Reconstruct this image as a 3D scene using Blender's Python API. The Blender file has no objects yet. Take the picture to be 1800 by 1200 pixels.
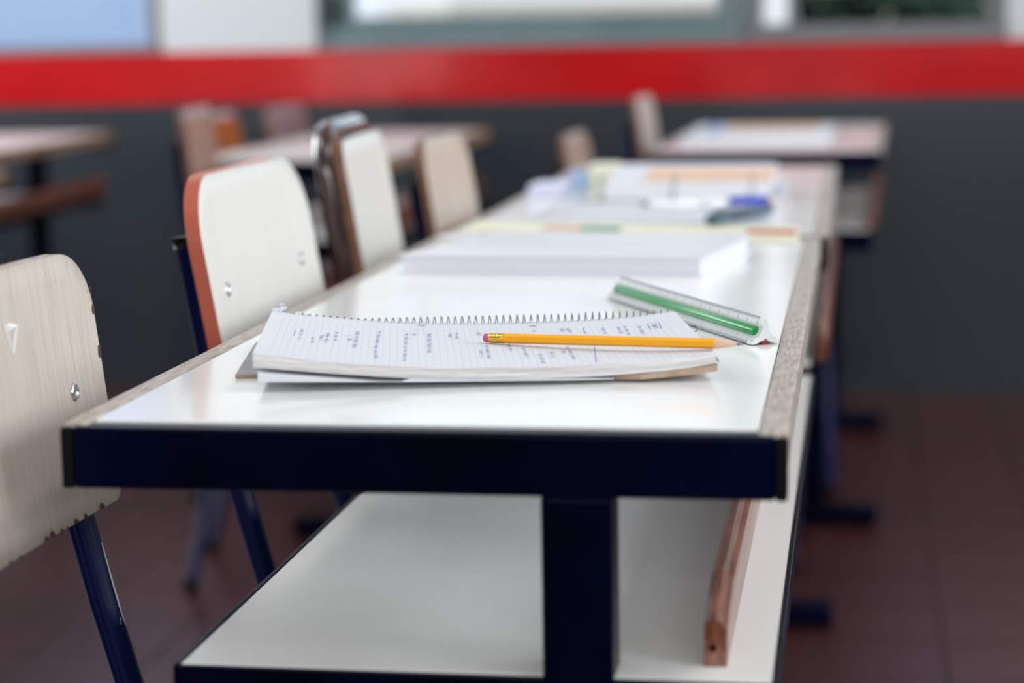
import bpy, bmesh, math, random
import numpy as np
from mathutils import Vector, Matrix

C = bpy.context.scene.collection
S = bpy.context.scene
rng = random.Random(7)

# ------------------------------------------------------------------ camera
YAW, PITCH, ROLL, FPX = 0.1636, -0.1471, -0.0167, 3679.0
CAM = Vector((0.4879, -1.2192, 0.9774))
fw = Vector((-math.sin(YAW) * math.cos(PITCH), math.cos(YAW) * math.cos(PITCH), math.sin(PITCH)))
r0 = Vector((math.cos(YAW), math.sin(YAW), 0))
u0 = r0.cross(fw)
cr, sr = math.cos(ROLL), math.sin(ROLL)
rt = cr * r0 + sr * u0
up = -sr * r0 + cr * u0
cd = bpy.data.cameras.new('camera')
cam = bpy.data.objects.new('camera', cd)
C.objects.link(cam)
m = Matrix((rt, up, -fw)).transposed().to_4x4()
m.translation = CAM
cam.matrix_world = m
cd.sensor_width = 36.0
cd.lens = FPX / 1800 * 36
cd.clip_start = 0.05
cd.dof.use_dof = True
cd.dof.focus_distance = 1.545
cd.dof.aperture_fstop = 3.3
S.camera = cam

# ------------------------------------------------------------------ world, lights, exposure
S.view_settings.view_transform = 'Standard'
S.view_settings.look = 'None'
S.view_settings.gamma = 1.0
S.view_settings.use_curve_mapping = False
S.view_settings.exposure = 0.05
w = bpy.data.worlds.new('sky')
S.world = w
w.use_nodes = True
wn = w.node_tree
bg = wn.nodes['Background']
sky = wn.nodes.new('ShaderNodeTexSky')
sky.sky_type = 'NISHITA'
sky.sun_disc = False
sky.sun_elevation = math.radians(48)
sky.sun_rotation = math.radians(120)
sky.air_density = 1.2
sky.dust_density = 2.5
wn.links.new(sky.outputs[0], bg.inputs[0])
bg.inputs[1].default_value = 0.46


def area(name, loc, direction, sx, sy, power, col):
    l = bpy.data.lights.new(name, 'AREA')
    l.shape = 'RECTANGLE'
    l.size, l.size_y = sx, sy
    l.energy = power
    l.color = col
    o = bpy.data.objects.new(name, l)
    C.objects.link(o)
    o.location = loc
    o.rotation_euler = Vector(direction).to_track_quat('-Z', 'Y').to_euler()
    return o


# daylight through the windows of the right and left walls, the ceiling's tube lights, and an added overhead pair near the back wall
for i, y in enumerate((-1.3, 0.9, 2.7)):
    area('daylight_right', (3.32, y, 1.75), (-1, 0, -0.25), 1.7, 1.5, 25 if y < 2 else 17, (0.93, 0.97, 1.0))
for i, y in enumerate((2.5,)):
    area('daylight_left', (-3.12, y, 1.75), (1, 0, -0.25), 1.7, 1.5, 92, (0.95, 0.98, 1.0))
area('daylight_front', (0.9, -3.2, 1.75), (0, 1, -0.1), 3.0, 1.1, 56, (0.95, 0.97, 1.0))
for x in (-1.5, 1.5):
    for y, e in ((0.4, 19), (3.75, 12)):  # far pair is added fill, grading the back wall from top to bottom
        area('tube_fill_light', (x, y, 2.84), (0, 0, -1), 1.3 if y > 1 else 0.35, 0.3 if y > 1 else 1.3, e, (1.0, 0.98, 0.95))

area('daylight_door', (-2.55, -3.26, 1.0), (0, 1, 0), 0.9, 1.9, 20, (1.0, 0.99, 0.97))

# ------------------------------------------------------------------ materials
MATS = {}


def mat(name, col, rough=0.5, metal=0.0, spec=0.5, coat=0.0, coat_rough=0.1, noise=0.0, nscale=40.0, stretch=None,
        col2=None, bump=0.0, bscale=60.0, trans=0.0, nlo=0.35, nhi=0.65):
    if name in MATS:
        return MATS[name]
    m = bpy.data.materials.new(name)
    m.use_nodes = True
    nt = m.node_tree
    b = nt.nodes['Principled BSDF']
    b.inputs['Base Color'].default_value = (*col, 1)
    b.inputs['Roughness'].default_value = rough
    b.inputs['Metallic'].default_value = metal
    b.inputs['Specular IOR Level'].default_value = spec
    b.inputs['Coat Weight'].default_value = coat
    b.inputs['Coat Roughness'].default_value = coat_rough
    b.inputs['Transmission Weight'].default_value = trans
    tc = mp = None
    if col2 is not None or bump:
        tc = nt.nodes.new('ShaderNodeTexCoord')
        mp = nt.nodes.new('ShaderNodeMapping')
        nt.links.new(tc.outputs['Object'], mp.inputs['Vector'])
        if stretch:
            mp.inputs['Scale'].default_value = stretch
    if col2 is not None:
        n = nt.nodes.new('ShaderNodeTexNoise')
        n.inputs['Scale'].default_value = nscale
        n.inputs['Detail'].default_value = 4
        nt.links.new(mp.outputs[0], n.inputs['Vector'])
        r = nt.nodes.new('ShaderNodeValToRGB')
        r.color_ramp.elements[0].position = nlo
        r.color_ramp.elements[1].position = nhi
        r.color_ramp.elements[0].color = (*col, 1)
        r.color_ramp.elements[1].color = (*col2, 1)
        nt.links.new(n.outputs['Fac'], r.inputs[0])
        nt.links.new(r.outputs[0], b.inputs['Base Color'])
    if bump:
        n2 = nt.nodes.new('ShaderNodeTexNoise')
        n2.inputs['Scale'].default_value = bscale
        n2.inputs['Detail'].default_value = 3
        nt.links.new(mp.outputs[0], n2.inputs['Vector'])
        bp = nt.nodes.new('ShaderNodeBump')
        bp.inputs['Strength'].default_value = bump
        bp.inputs['Distance'].default_value = 0.002
        nt.links.new(n2.outputs['Fac'], bp.inputs['Height'])
        nt.links.new(bp.outputs[0], b.inputs['Normal'])
    MATS[name] = m
    return m


NAVY = mat('navy_paint', (0.0005, 0.0016, 0.015), 0.28, spec=0.07, col2=(0.0002, 0.0004, 0.003), nscale=9)
NAVYC = mat('chair_navy_paint', (0.0018, 0.006, 0.055), 0.3, spec=0.18, col2=(0.0012, 0.004, 0.035), nscale=9)
CAPBLK = mat('black_plastic', (0.003, 0.003, 0.003), 0.5, spec=0.1)
LAMW = mat('white_laminate', (0.86, 0.87, 0.865), 0.15, spec=0.75, col2=(0.83, 0.842, 0.84), nscale=5, bump=0.02, bscale=9)
LAMC = mat('cream_laminate', (0.80, 0.79, 0.76), 0.3, spec=0.6, col2=(0.75, 0.74, 0.71), nscale=4)
STRIP = mat('worn_wood_strip', (0.46, 0.40, 0.35), 0.4, col2=(0.22, 0.17, 0.14), nscale=60, stretch=(6, 0.7, 2), bump=0.25,
            bscale=90, nlo=0.38, nhi=0.75)
BROWNW = mat('red_brown_wood', (0.11, 0.032, 0.015), 0.3, coat=0.25, col2=(0.24, 0.09, 0.055), nscale=45, stretch=(3, 0.25, 3),
             bump=0.15, bscale=70)
CHR = mat('chair_laminate', (0.50, 0.445, 0.385), 0.42, col2=(0.385, 0.33, 0.28), nscale=60, stretch=(1, 6.5, 0.25), bump=0.05,
          bscale=50, nlo=0.45, nhi=0.75)
CHRW = mat('chair_cream', (0.65, 0.64, 0.60), 0.36, col2=(0.625, 0.605, 0.565), nscale=12, stretch=(1, 3.5, 0.3))
CHRT = mat('chair_tan', (0.55, 0.47, 0.40), 0.4, col2=(0.44, 0.35, 0.28), nscale=18, stretch=(1, 3.5, 0.3))
ORANGE = mat('orange_edge', (0.42, 0.085, 0.045), 0.45)
BRNEDGE = mat('brown_ply_edge', (0.17, 0.07, 0.035), 0.45, col2=(0.1, 0.04, 0.02), nscale=60)
PLY = mat('dark_ply', (0.05, 0.02, 0.013), 0.7, col2=(0.03, 0.012, 0.008), nscale=80)
VARN = mat('orange_varnish', (0.33, 0.105, 0.015), 0.3, coat=0.4, col2=(0.24, 0.07, 0.01), nscale=12, stretch=(1, 4, 0.4))
TUBEBR = mat('dark_brown_enamel', (0.035, 0.011, 0.008), 0.14, spec=0.6, coat=0.7, coat_rough=0.06)
STEEL = mat('steel', (0.55, 0.55, 0.56), 0.25, metal=1.0)
WIRE = mat('dark_wire', (0.16, 0.17, 0.17), 0.35, metal=0.8)
CHROME = mat('chrome', (0.36, 0.36, 0.35), 0.10, metal=1.0)
WHITEP = mat('white_paint_mark', (0.83, 0.84, 0.84), 0.6)
PAPER = mat('paper', (0.63, 0.64, 0.685), 0.75, spec=0.15)
PEACH = mat('peach_print', (0.68, 0.46, 0.33), 0.7, spec=0.2)
INK = mat('blue_ink', (0.15, 0.18, 0.42), 0.7, spec=0.1)
INKL = mat('pale_blue_ink', (0.20, 0.25, 0.52), 0.7, spec=0.1)
GREYCARD = mat('grey_card', (0.34, 0.35, 0.36), 0.7, col2=(0.28, 0.29, 0.30), nscale=60)
BROWNCARD = mat('brown_card', (0.42, 0.30, 0.22), 0.75, col2=(0.34, 0.23, 0.16), nscale=80)
YEL = mat('pencil_yellow', (0.90, 0.385, 0.001), 0.38, coat=0.08, spec=0.35)
PINK = mat('eraser_pink', (0.55, 0.09, 0.20), 0.75)
BRASS = mat('brass', (0.85, 0.50, 0.08), 0.22, metal=1.0, bump=0.3, bscale=350)
RAWWOOD = mat('raw_wood', (0.74, 0.50, 0.35), 0.6, col2=(0.66, 0.42, 0.28), nscale=90)
LEAD = mat('graphite', (0.03, 0.03, 0.035), 0.35)
RULW = mat('ruler_white', (0.58, 0.60, 0.59), 0.4, spec=0.3)
RULG = mat('ruler_bevel_grey', (0.21, 0.225, 0.235), 0.4, spec=0.3)
GREEN = mat('ruler_green', (0.006, 0.26, 0.055), 0.22, spec=0.4)
REDG = mat('ruler_red', (0.35, 0.012, 0.02), 0.3)
TICK = mat('tick_black', (0.06, 0.06, 0.065), 0.6)
FOLDER = mat('pale_yellow_card', (0.70, 0.69, 0.53), 0.55)
REDSTR = mat('red_print', (0.40, 0.03, 0.016), 0.7, spec=0.1)
TEAL = mat('teal_print', (0.02, 0.22, 0.18), 0.7, spec=0.1)
ROSE = mat('rose_print', (0.55, 0.28, 0.25), 0.6)
BLUEP = mat('blue_plastic', (0.008, 0.035, 0.42), 0.35, spec=0.25)
PALEB = mat('pale_blue_card', (0.28, 0.40, 0.66), 0.5)
PENW = mat('pen_white', (0.80, 0.82, 0.85), 0.25)
PENDK = mat('pen_dark_teal', (0.035, 0.075, 0.11), 0.3)
BEIGEP = mat('beige_plastic', (0.62, 0.48, 0.36), 0.4)
FRAMET = mat('teal_grey_frame', (0.105, 0.155, 0.17), 0.4, col2=(0.085, 0.13, 0.145), nscale=5)
FRAMEG = mat('grey_frame', (0.12, 0.125, 0.13), 0.4)
WALLW = mat('white_plaster', (0.47, 0.49, 0.51), 0.6)
WALLD = mat('dark_grey_gloss', (0.0125, 0.0175, 0.024), 0.3, spec=0.5, bump=0.15, bscale=14)
BAND = mat('red_gloss', (0.42, 0.006, 0.008), 0.16, spec=0.28, coat=0.10, coat_rough=0.06, col2=(0.37, 0.005, 0.007), nscale=6, bump=0.28, bscale=11)
CEIL = mat('ceiling_white', (0.8, 0.8, 0.79), 0.8)
CURT = mat('white_curtain', (0.80, 0.83, 0.88), 0.8)


def glass_mat():
    """thin clear pane: mostly straight through, a little mirror"""
    m = bpy.data.materials.new('window_glass')
    m.use_nodes = True
    nt = m.node_tree
    nt.nodes.remove(nt.nodes['Principled BSDF'])
    tr = nt.nodes.new('ShaderNodeBsdfTransparent')
    tr.inputs[0].default_value = (0.94, 0.97, 0.98, 1)
    gl = nt.nodes.new('ShaderNodeBsdfGlossy')
    gl.inputs['Roughness'].default_value = 0.0
    mx = nt.nodes.new('ShaderNodeMixShader')
    fr = nt.nodes.new('ShaderNodeFresnel')
    fr.inputs[0].default_value = 1.45
    nt.links.new(fr.outputs[0], mx.inputs[0])
    nt.links.new(tr.outputs[0], mx.inputs[1])
    nt.links.new(gl.outputs[0], mx.inputs[2])
    nt.links.new(mx.outputs[0], nt.nodes['Material Output'].inputs[0])
    return m


GLASS = glass_mat()


def tile_mat():
    m = bpy.data.materials.new('red_floor_tile')
    m.use_nodes = True
    nt = m.node_tree
    b = nt.nodes['Principled BSDF']
    tc = nt.nodes.new('ShaderNodeTexCoord')
    mp = nt.nodes.new('ShaderNodeMapping')
    mp.inputs['Location'].default_value = (-0.632, -0.02, 0)
    nt.links.new(tc.outputs['Object'], mp.inputs['Vector'])
    br = nt.nodes.new('ShaderNodeTexBrick')
    br.offset = 0.0
    br.inputs['Scale'].default_value = 1.0
    br.inputs['Brick Width'].default_value = 0.207
    br.inputs['Row Height'].default_value = 0.207
    br.inputs['Mortar Size'].default_value = 0.0035
    br.inputs['Mortar Smooth'].default_value = 0.2
    br.inputs['Color1'].default_value = (0.040, 0.0075, 0.0075, 1)
    br.inputs['Color2'].default_value = (0.034, 0.0064, 0.0066, 1)
    br.inputs['Mortar'].default_value = (0.014, 0.006, 0.0055, 1)
    nt.links.new(mp.outputs[0], br.inputs['Vector'])
    nt.links.new(br.outputs['Color'], b.inputs['Base Color'])
    for key, lo, hi in (('Roughness', 0.32, 0.75), ('Specular IOR Level', 0.72, 0.25)):
        mr = nt.nodes.new('ShaderNodeMapRange')
        mr.inputs['To Min'].default_value = lo
        mr.inputs['To Max'].default_value = hi
        nt.links.new(br.outputs['Fac'], mr.inputs['Value'])
        nt.links.new(mr.outputs[0], b.inputs[key])
    return m


TILE = tile_mat()


def stack_mat(name, c1, c2, freq):
    """page edges: thin layered lines across local Z"""
    m = bpy.data.materials.new(name)
    m.use_nodes = True
    nt = m.node_tree
    b = nt.nodes['Principled BSDF']
    b.inputs['Roughness'].default_value = 0.8
    tc = nt.nodes.new('ShaderNodeTexCoord')
    mp = nt.nodes.new('ShaderNodeMapping')
    mp.inputs['Scale'].default_value = (2, 2, 60)
    nt.links.new(tc.outputs['UV'], mp.inputs['Vector'])
    n = nt.nodes.new('ShaderNodeTexNoise')
    n.inputs['Scale'].default_value = freq
    n.inputs['Detail'].default_value = 3
    nt.links.new(mp.outputs[0], n.inputs['Vector'])
    r = nt.nodes.new('ShaderNodeValToRGB')
    r.color_ramp.elements[0].position = 0.35
    r.color_ramp.elements[1].position = 0.65
    r.color_ramp.elements[0].color = (*c1, 1)
    r.color_ramp.elements[1].color = (*c2, 1)
    nt.links.new(n.outputs['Fac'], r.inputs[0])
    nt.links.new(r.outputs[0], b.inputs['Base Color'])
    return m


STACK = stack_mat('page_edges', (0.52, 0.49, 0.48), (0.72, 0.70, 0.70), 1.0)


def ruled_mat():
    """squared note paper: UV is in metres on the page"""
    m = bpy.data.materials.new('squared_paper')
    m.use_nodes = True
    nt = m.node_tree
    b = nt.nodes['Principled BSDF']
    b.inputs['Roughness'].default_value = 0.75
    b.inputs['Specular IOR Level'].default_value = 0.2
    uv = nt.nodes.new('ShaderNodeUVMap')
    sep = nt.nodes.new('ShaderNodeSeparateXYZ')
    nt.links.new(uv.outputs[0], sep.inputs[0])

    def M(op, a, b2, c=None):
        n = nt.nodes.new('ShaderNodeMath')
        n.operation = op
        for i, v in enumerate((a, b2, c)):
            if v is None:
                continue
            if isinstance(v, (int, float)):
                n.inputs[i].default_value = v
            else:
                nt.links.new(v, n.inputs[i])
        return n.outputs[0]

    def lines(sock, period, off, width):
        f = M('FRACT', M('DIVIDE', M('ADD', sock, off), period), 0)
        d = M('ABSOLUTE', M('SUBTRACT', f, 0.5), 0)
        return M('GREATER_THAN', d, 0.5 - width / period / 2)
    lu = lines(sep.outputs[0], 0.00505, 0.0046, 0.00042)
    lv = lines(sep.outputs[1], 0.0050, 0.0, 0.00050)
    inside = M('MULTIPLY', M('LESS_THAN', sep.outputs[1], 0.193), M('MULTIPLY', M('GREATER_THAN', sep.outputs[0], 0.006), M('LESS_THAN', sep.outputs[0], 0.302)))
    a = M('MULTIPLY', M('MAXIMUM', M('MULTIPLY', lu, 0.34), M('MULTIPLY', lv, 0.17)), inside)
    mx = nt.nodes.new('ShaderNodeMix')
    mx.data_type = 'RGBA'
    mx.inputs[6].default_value = (0.61, 0.625, 0.668, 1)
    mx.inputs[7].default_value = (0.28, 0.29, 0.40, 1)
    nt.links.new(a, mx.inputs[0])
    nt.links.new(mx.outputs[2], b.inputs['Base Color'])
    return m


RULED = ruled_mat()


# ------------------------------------------------------------------ mesh helpers
class MB:
    def __init__(self):
        self.bm = bmesh.new()
        self.uv = None

    def box(self, x0, x1, y0, y1, z0, z1, bev=0.0, mi=0, seg=2):
        g = bmesh.new()
        vs = [g.verts.new((x, y, z)) for x in (x0, x1) for y in (y0, y1) for z in (z0, z1)]
        for f in ((0, 1, 3, 2), (4, 6, 7, 5), (0, 4, 5, 1), (2, 3, 7, 6), (0, 2, 6, 4), (1, 5, 7, 3)):
            g.faces.new([vs[i] for i in f])
        bmesh.ops.recalc_face_normals(g, faces=g.faces)
        if bev:
            bmesh.ops.bevel(g, geom=list(g.edges) + list(g.verts), offset=bev, segments=seg, affect='EDGES', profile=0.6)
        self._merge(g, mi)
        return self

    def _merge(self, g, mi):
        mp = {}
        for v in g.verts:
            mp[v] = self.bm.verts.new(v.co)
        for f in g.faces:
            try:
                nf = self.bm.faces.new([mp[v] for v in f.verts])
                nf.material_index = mi
                nf.smooth = f.smooth
            except ValueError:
                pass
        g.free()

    def poly(self, pts, mi=0, smooth=False):
        f = self.bm.faces.new([self.bm.verts.new(p) for p in pts])
        f.material_index = mi
        f.smooth = smooth
        return f

    def prism(self, prof, axis, a, b, mi=0):
        """prof: 2-D loop; axis 'x','y','z' extruded from a to b"""
        def P(p, t):
            return {'x': (t, p[0], p[1]), 'y': (p[0], t, p[1]), 'z': (p[0], p[1], t)}[axis]
        g = bmesh.new()
        A = [g.verts.new(P(p, a)) for p in prof]
        B = [g.verts.new(P(p, b)) for p in prof]
        n = len(prof)
        for i in range(n):
            g.faces.new((A[i], A[(i + 1) % n], B[(i + 1) % n], B[i]))
        g.faces.new(A)
        g.faces.new(list(reversed(B)))
        bmesh.ops.recalc_face_normals(g, faces=g.faces)
        self._merge(g, mi)
        return self

    def tube(self, pts, r, n=12, mi=0, ry=None, cap=True, closed=False):
        pts = [Vector(p) for p in pts]
        rings = []
        N = len(pts)
        prev = None
        rs = r if isinstance(r, (list, tuple)) else [r] * N
        for i, p in enumerate(pts):
            if closed:
                t = (pts[(i + 1) % N] - pts[i - 1]).normalized()
            else:
                t = (pts[min(i + 1, N - 1)] - pts[max(i - 1, 0)]).normalized()
            if prev is None:
                ref = Vector((0, 1, 0)) if abs(t.y) < 0.9 else Vector((1, 0, 0))
                nx = (ref - t * ref.dot(t)).normalized()
            else:
                nx = (prev - t * prev.dot(t)).normalized()
            prev = nx
            ny = t.cross(nx)
            rr = rs[i]
            r2 = rr if ry is None else ry
            rings.append([self.bm.verts.new(p + nx * rr * math.cos(2 * math.pi * k / n) + ny * r2 * math.sin(2 * math.pi * k / n)) for k in range(n)])
        for i in range(N if closed else N - 1):
            a, b = rings[i], rings[(i + 1) % N]
            for k in range(n):
                f = self.bm.faces.new((a[k], a[(k + 1) % n], b[(k + 1) % n], b[k]))
                f.smooth = True
                f.material_index = mi
        if cap and not closed:
            for ring in (rings[0], list(reversed(rings[-1]))):
                f = self.bm.faces.new(ring)
                f.material_index = mi
        return self

    def lathe(self, prof, base, axis, n=20, mi=0, start=None):
        """prof: (r, t) pairs along the axis from base"""
        ax = Vector(axis).normalized()
        ref = Vector((0, 0, 1)) if abs(ax.z) < 0.9 else Vector((1, 0, 0))
        nx = (ref - ax * ref.dot(ax)).normalized()
        ny = ax.cross(nx)
        base = Vector(base)
        rings = []
        for r, t in prof:
            rings.append([self.bm.verts.new(base + ax * t + (nx * math.cos(2 * math.pi * k / n) + ny * math.sin(2 * math.pi * k / n)) * max(r, 1e-5)) for k in range(n)])
        for a, b in zip(rings, rings[1:]):
            for k in range(n):
                f = self.bm.faces.new((a[k], a[(k + 1) % n], b[(k + 1) % n], b[k]))
                f.smooth = n > 8
                f.material_index = mi
        for ring in (list(reversed(rings[0])), rings[-1]):
            f = self.bm.faces.new(ring)
            f.material_index = mi
        return self

    def grid(self, fn, nu, nv, mi=0, smooth=True, uvfn=None):
        vs = [[self.bm.verts.new(fn(i / nu, j / nv)) for j in range(nv + 1)] for i in range(nu + 1)]
        if uvfn and self.uv is None:
            self.uv = self.bm.loops.layers.uv.new('UVMap')
        for i in range(nu):
            for j in range(nv):
                f = self.bm.faces.new((vs[i][j], vs[i + 1][j], vs[i + 1][j + 1], vs[i][j + 1]))
                f.smooth = smooth
                f.material_index = mi
                if uvfn:
                    for l, (a, b) in zip(f.loops, ((i, j), (i + 1, j), (i + 1, j + 1), (i, j + 1))):
                        l[self.uv].uv = uvfn(a / nu, b / nv)
        return self

    def build(self, name, mats, parent=None, weld=False, recalc=False):
        if weld:
            bmesh.ops.remove_doubles(self.bm, verts=self.bm.verts, dist=1e-6)
        if recalc:
            bmesh.ops.recalc_face_normals(self.bm, faces=self.bm.faces)
        me = bpy.data.meshes.new(name)
        self.bm.to_mesh(me)
        self.bm.free()
        for mm in (mats if isinstance(mats, (list, tuple)) else [mats]):
            me.materials.append(mm)
        o = bpy.data.objects.new(name, me)
        C.objects.link(o)
        if parent is not None:
            o.parent = parent
        return o


def tag(o, label=None, cat=None, group=None, kind=None):
    if label:
        o['label'] = label
    if cat:
        o['category'] = cat
    if group:
        o['group'] = group
    if kind:
        o['kind'] = kind
    return o


def thing(name, label, cat, loc=(0, 0, 0), rotz=0.0, group=None):
    o = bpy.data.objects.new(name, None)
    o.empty_display_size = 0.05
    C.objects.link(o)
    o.location = loc
    o.rotation_euler = (0, 0, rotz)
    return tag(o, label, cat, group)


# ------------------------------------------------------------------ the room
X0, X1, Y0, YW, H = -3.2, 3.4, -3.3, 4.42, 2.9
f = MB().box(X0, X1, Y0, YW, -0.05, 0.0).build('floor', TILE)
tag(f, 'dark red glossy tiled classroom floor', None, kind='structure')
tag(MB().box(X0, X1, Y0, YW, H, H + 0.05).build('ceiling', CEIL), 'white ceiling', kind='structure')
# back wall: dark grey painted dado, white above, three window openings
WIN = [(-2.85, -1.416), (-0.973, 0.205), (0.205, 0.875)]
wb = MB()
wb.box(X0, X1, YW, YW + 0.16, 0, 0.936, mi=0)
wb.box(X0, X1, YW, YW + 0.16, 2.25, H, mi=1)
for a, b in ((X0, -2.85), (-1.416, -0.973), (0.875, X1)):
    wb.box(a, b, YW, YW + 0.16, 0.936, 2.25, mi=1)
tag(wb.build('wall_back', [WALLD, WALLW]), 'back wall, dark grey below and white above the red band', kind='structure')
tag(MB().box(X0 + 0.002, X1 - 0.002, YW - 0.006, YW, 0.7926, 0.936, 0.002).build('trim_1', BAND), 'glossy red band along the back wall under the windows', kind='structure')


def side_wall(name, xa, xb, openings):
    b = MB()
    z0, z1 = 1.0, 2.5
    b.box(xa, xb, Y0, YW, 0, z0, mi=0)
    b.box(xa, xb, Y0, YW, z1, H, mi=1)
    ys = [Y0] + [v for o in openings for v in o] + [YW]
    for a, c in zip(ys[::2], ys[1::2]):
        b.box(xa, xb, a, c, z0, z1, mi=1)
    return tag(b.build(name, [WALLD, WALLW]), kind='structure')


side_wall('wall_right', X1, X1 + 0.1, [(-2.2, -0.4), (0.0, 1.8), (2.2, 4.0)])
side_wall('wall_left', X0 - 0.1, X0, [(-0.3, 1.5), (2.0, 3.8)])
tag(MB().box(X0, X1, Y0 - 0.1, Y0, 0, 1.1, mi=0).box(X0, X1, Y0 - 0.1, Y0, 1.1, H, mi=0).build('wall_front', [WALLD, WALLW]), kind='structure')

# window_1: left, pale pane in a grey frame
YF0, YF1 = YW + 0.02, YW + 0.07
w1 = MB().box(-2.85, -1.416, YF0 - 0.03, YF1, 0.936, 0.957).box(-2.85, -1.416, YF0, YF1, 2.21, 2.25)
w1.box(-2.85, -2.815, YF0, YF1, 0.957, 2.21).box(-1.450, -1.416, YF0 - 0.02, YF1, 0.957, 2.21)
w1 = tag(w1.build('window_1', FRAMEG), 'left window in a dark grey frame', kind='structure')
MB().box(-2.815, -1.450, YF0 + 0.02, YF0 + 0.026, 0.957, 2.21).build('pane', GLASS, w1)
# window_2: middle, deep teal-grey sash
w2 = MB().box(-0.973, 0.205, YF0 - 0.03, YF1, 0.936, 0.952).box(-0.973, 0.205, YF0, YF1, 2.2, 2.25)
w2.box(-0.973, -0.935, YF0, YF1, 0.952, 2.2).box(0.175, 0.205, YF0, YF1, 0.952, 2.2)
w2 = tag(w2.build('window_2', FRAMET), 'middle window in a wide teal grey frame', kind='structure')
s = MB().box(-0.925, 0.17, YF0 - 0.02, YF1 - 0.01, 0.954, 1.021, 0.004)
s.box(-0.925, -0.872, YF0 - 0.02, YF1 - 0.01, 1.021, 2.14, 0.004).box(0.125, 0.17, YF0 - 0.02, YF1 - 0.01, 1.021, 2.14, 0.004)
s.box(-0.925, 0.17, YF0 - 0.02, YF1 - 0.01, 2.14, 2.19, 0.004)
s.build('sash', FRAMET, w2)
MB().box(-0.933, -0.912, YF0 - 0.045, YF0 - 0.02, 1.0, 1.09, 0.003).build('latch', CAPBLK, w2)
MB().box(-0.872, 0.125, YF0 + 0.01, YF0 + 0.016, 1.021, 2.14).build('pane', GLASS, w2)
# window_3: right, greenery behind
w3 = MB().box(0.205, 0.875, YF0 - 0.03, YF1, 0.936, 0.985).box(0.205, 0.875, YF0, YF1, 2.2, 2.25)
w3.box(0.205, 0.243, YF0, YF1, 0.985, 2.2).box(0.310, 0.334, YF0, YF1, 0.985, 2.2).box(0.835, 0.875, YF0, YF1, 0.985, 2.2)
w3 = tag(w3.build('window_3', FRAMEG), 'right window with greenery behind', kind='structure')
MB().box(0.334, 0.835, YF0 + 0.02, YF0 + 0.026, 0.985, 2.2).build('pane', GLASS, w3)
MB().box(0.243, 0.310, YF0 + 0.005, YF0 + 0.02, 0.965, 2.2).build('panel', CURT, w3)

# ------------------------------------------------------------------ outside
tag(MB().box(-14, 14, YW + 0.2, 30, -0.35, -0.3).build('ground', mat('paving', (0.35, 0.34, 0.32), 0.8)), 'paved yard outside', kind='structure')
bd = thing('building', 'pale building across the yard, seen through the left and middle windows', 'building', (-3.0, 12.0, -0.3))
FAC = mat('pale_blue_render', (0.30, 0.37, 0.50), 0.8)
FACW = mat('white_render', (0.62, 0.63, 0.63), 0.8)
MB().box(-6.5, 0.1, 0, 3, 0, 6).build('wing', FAC, bd)
MB().box(0.1, 2.9, -0.2, 3, 0, 6).build('facade', FACW, bd)
MB().box(0.6, 2.8, -0.28, -0.2, 1.20, 1.45, 0.01).build('sill', mat('sand_stone', (0.42, 0.36, 0.28), 0.8), bd)
MB().box(-6.4, -4.1, -0.05, 0, 1.0, 1.4, 0.01).build('shutter', mat('slate_blue', (0.16, 0.22, 0.36), 0.6), bd)
LEAF = mat('leaf_green', (0.022, 0.055, 0.032), 0.7, spec=0.2, col2=(0.010, 0.026, 0.016), nscale=3)
TRUNK = mat('bark', (0.05, 0.035, 0.025), 0.9)


def shrub(x, y, rx, h, label):
    t = thing('shrub', label, 'shrub', (x, y, -0.3), 0, 'shrubs outside the right window')
    MB().tube([(0, 0, 0), (0.02, 0, h * 0.3), (0, 0.02, h * 0.55)], [0.04, 0.03, 0.02], 8).build('stem', TRUNK, t)
    b = MB()
    for i in range(1700):
        a, c = rng.uniform(0, 2 * math.pi), rng.uniform(-1, 1)
        q = rng.uniform(0.5, 1) ** 0.5
        s_ = math.sqrt(1 - c * c)
        p = Vector((rx * q * s_ * math.cos(a), rx * q * s_ * math.sin(a), h * 0.55 + h * 0.45 * q * c))
        d = Vector((rng.gauss(0, 1), rng.gauss(0, 1), rng.gauss(0, 1))).normalized()
        e = d.orthogonal().normalized()
        L, W_ = rng.uniform(0.06, 0.11), rng.uniform(0.025, 0.045)
        b.poly([p - d * L, p + e * W_, p + d * L, p - e * W_])
    b.build('foliage', LEAF, t)


shrub(0.55, 6.4, 0.42, 2.6, 'dark green shrub outside the right window, left of the pair')
shrub(1.55, 7.2, 0.40, 2.8, 'dark green shrub outside the right window, right of the pair')


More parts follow.
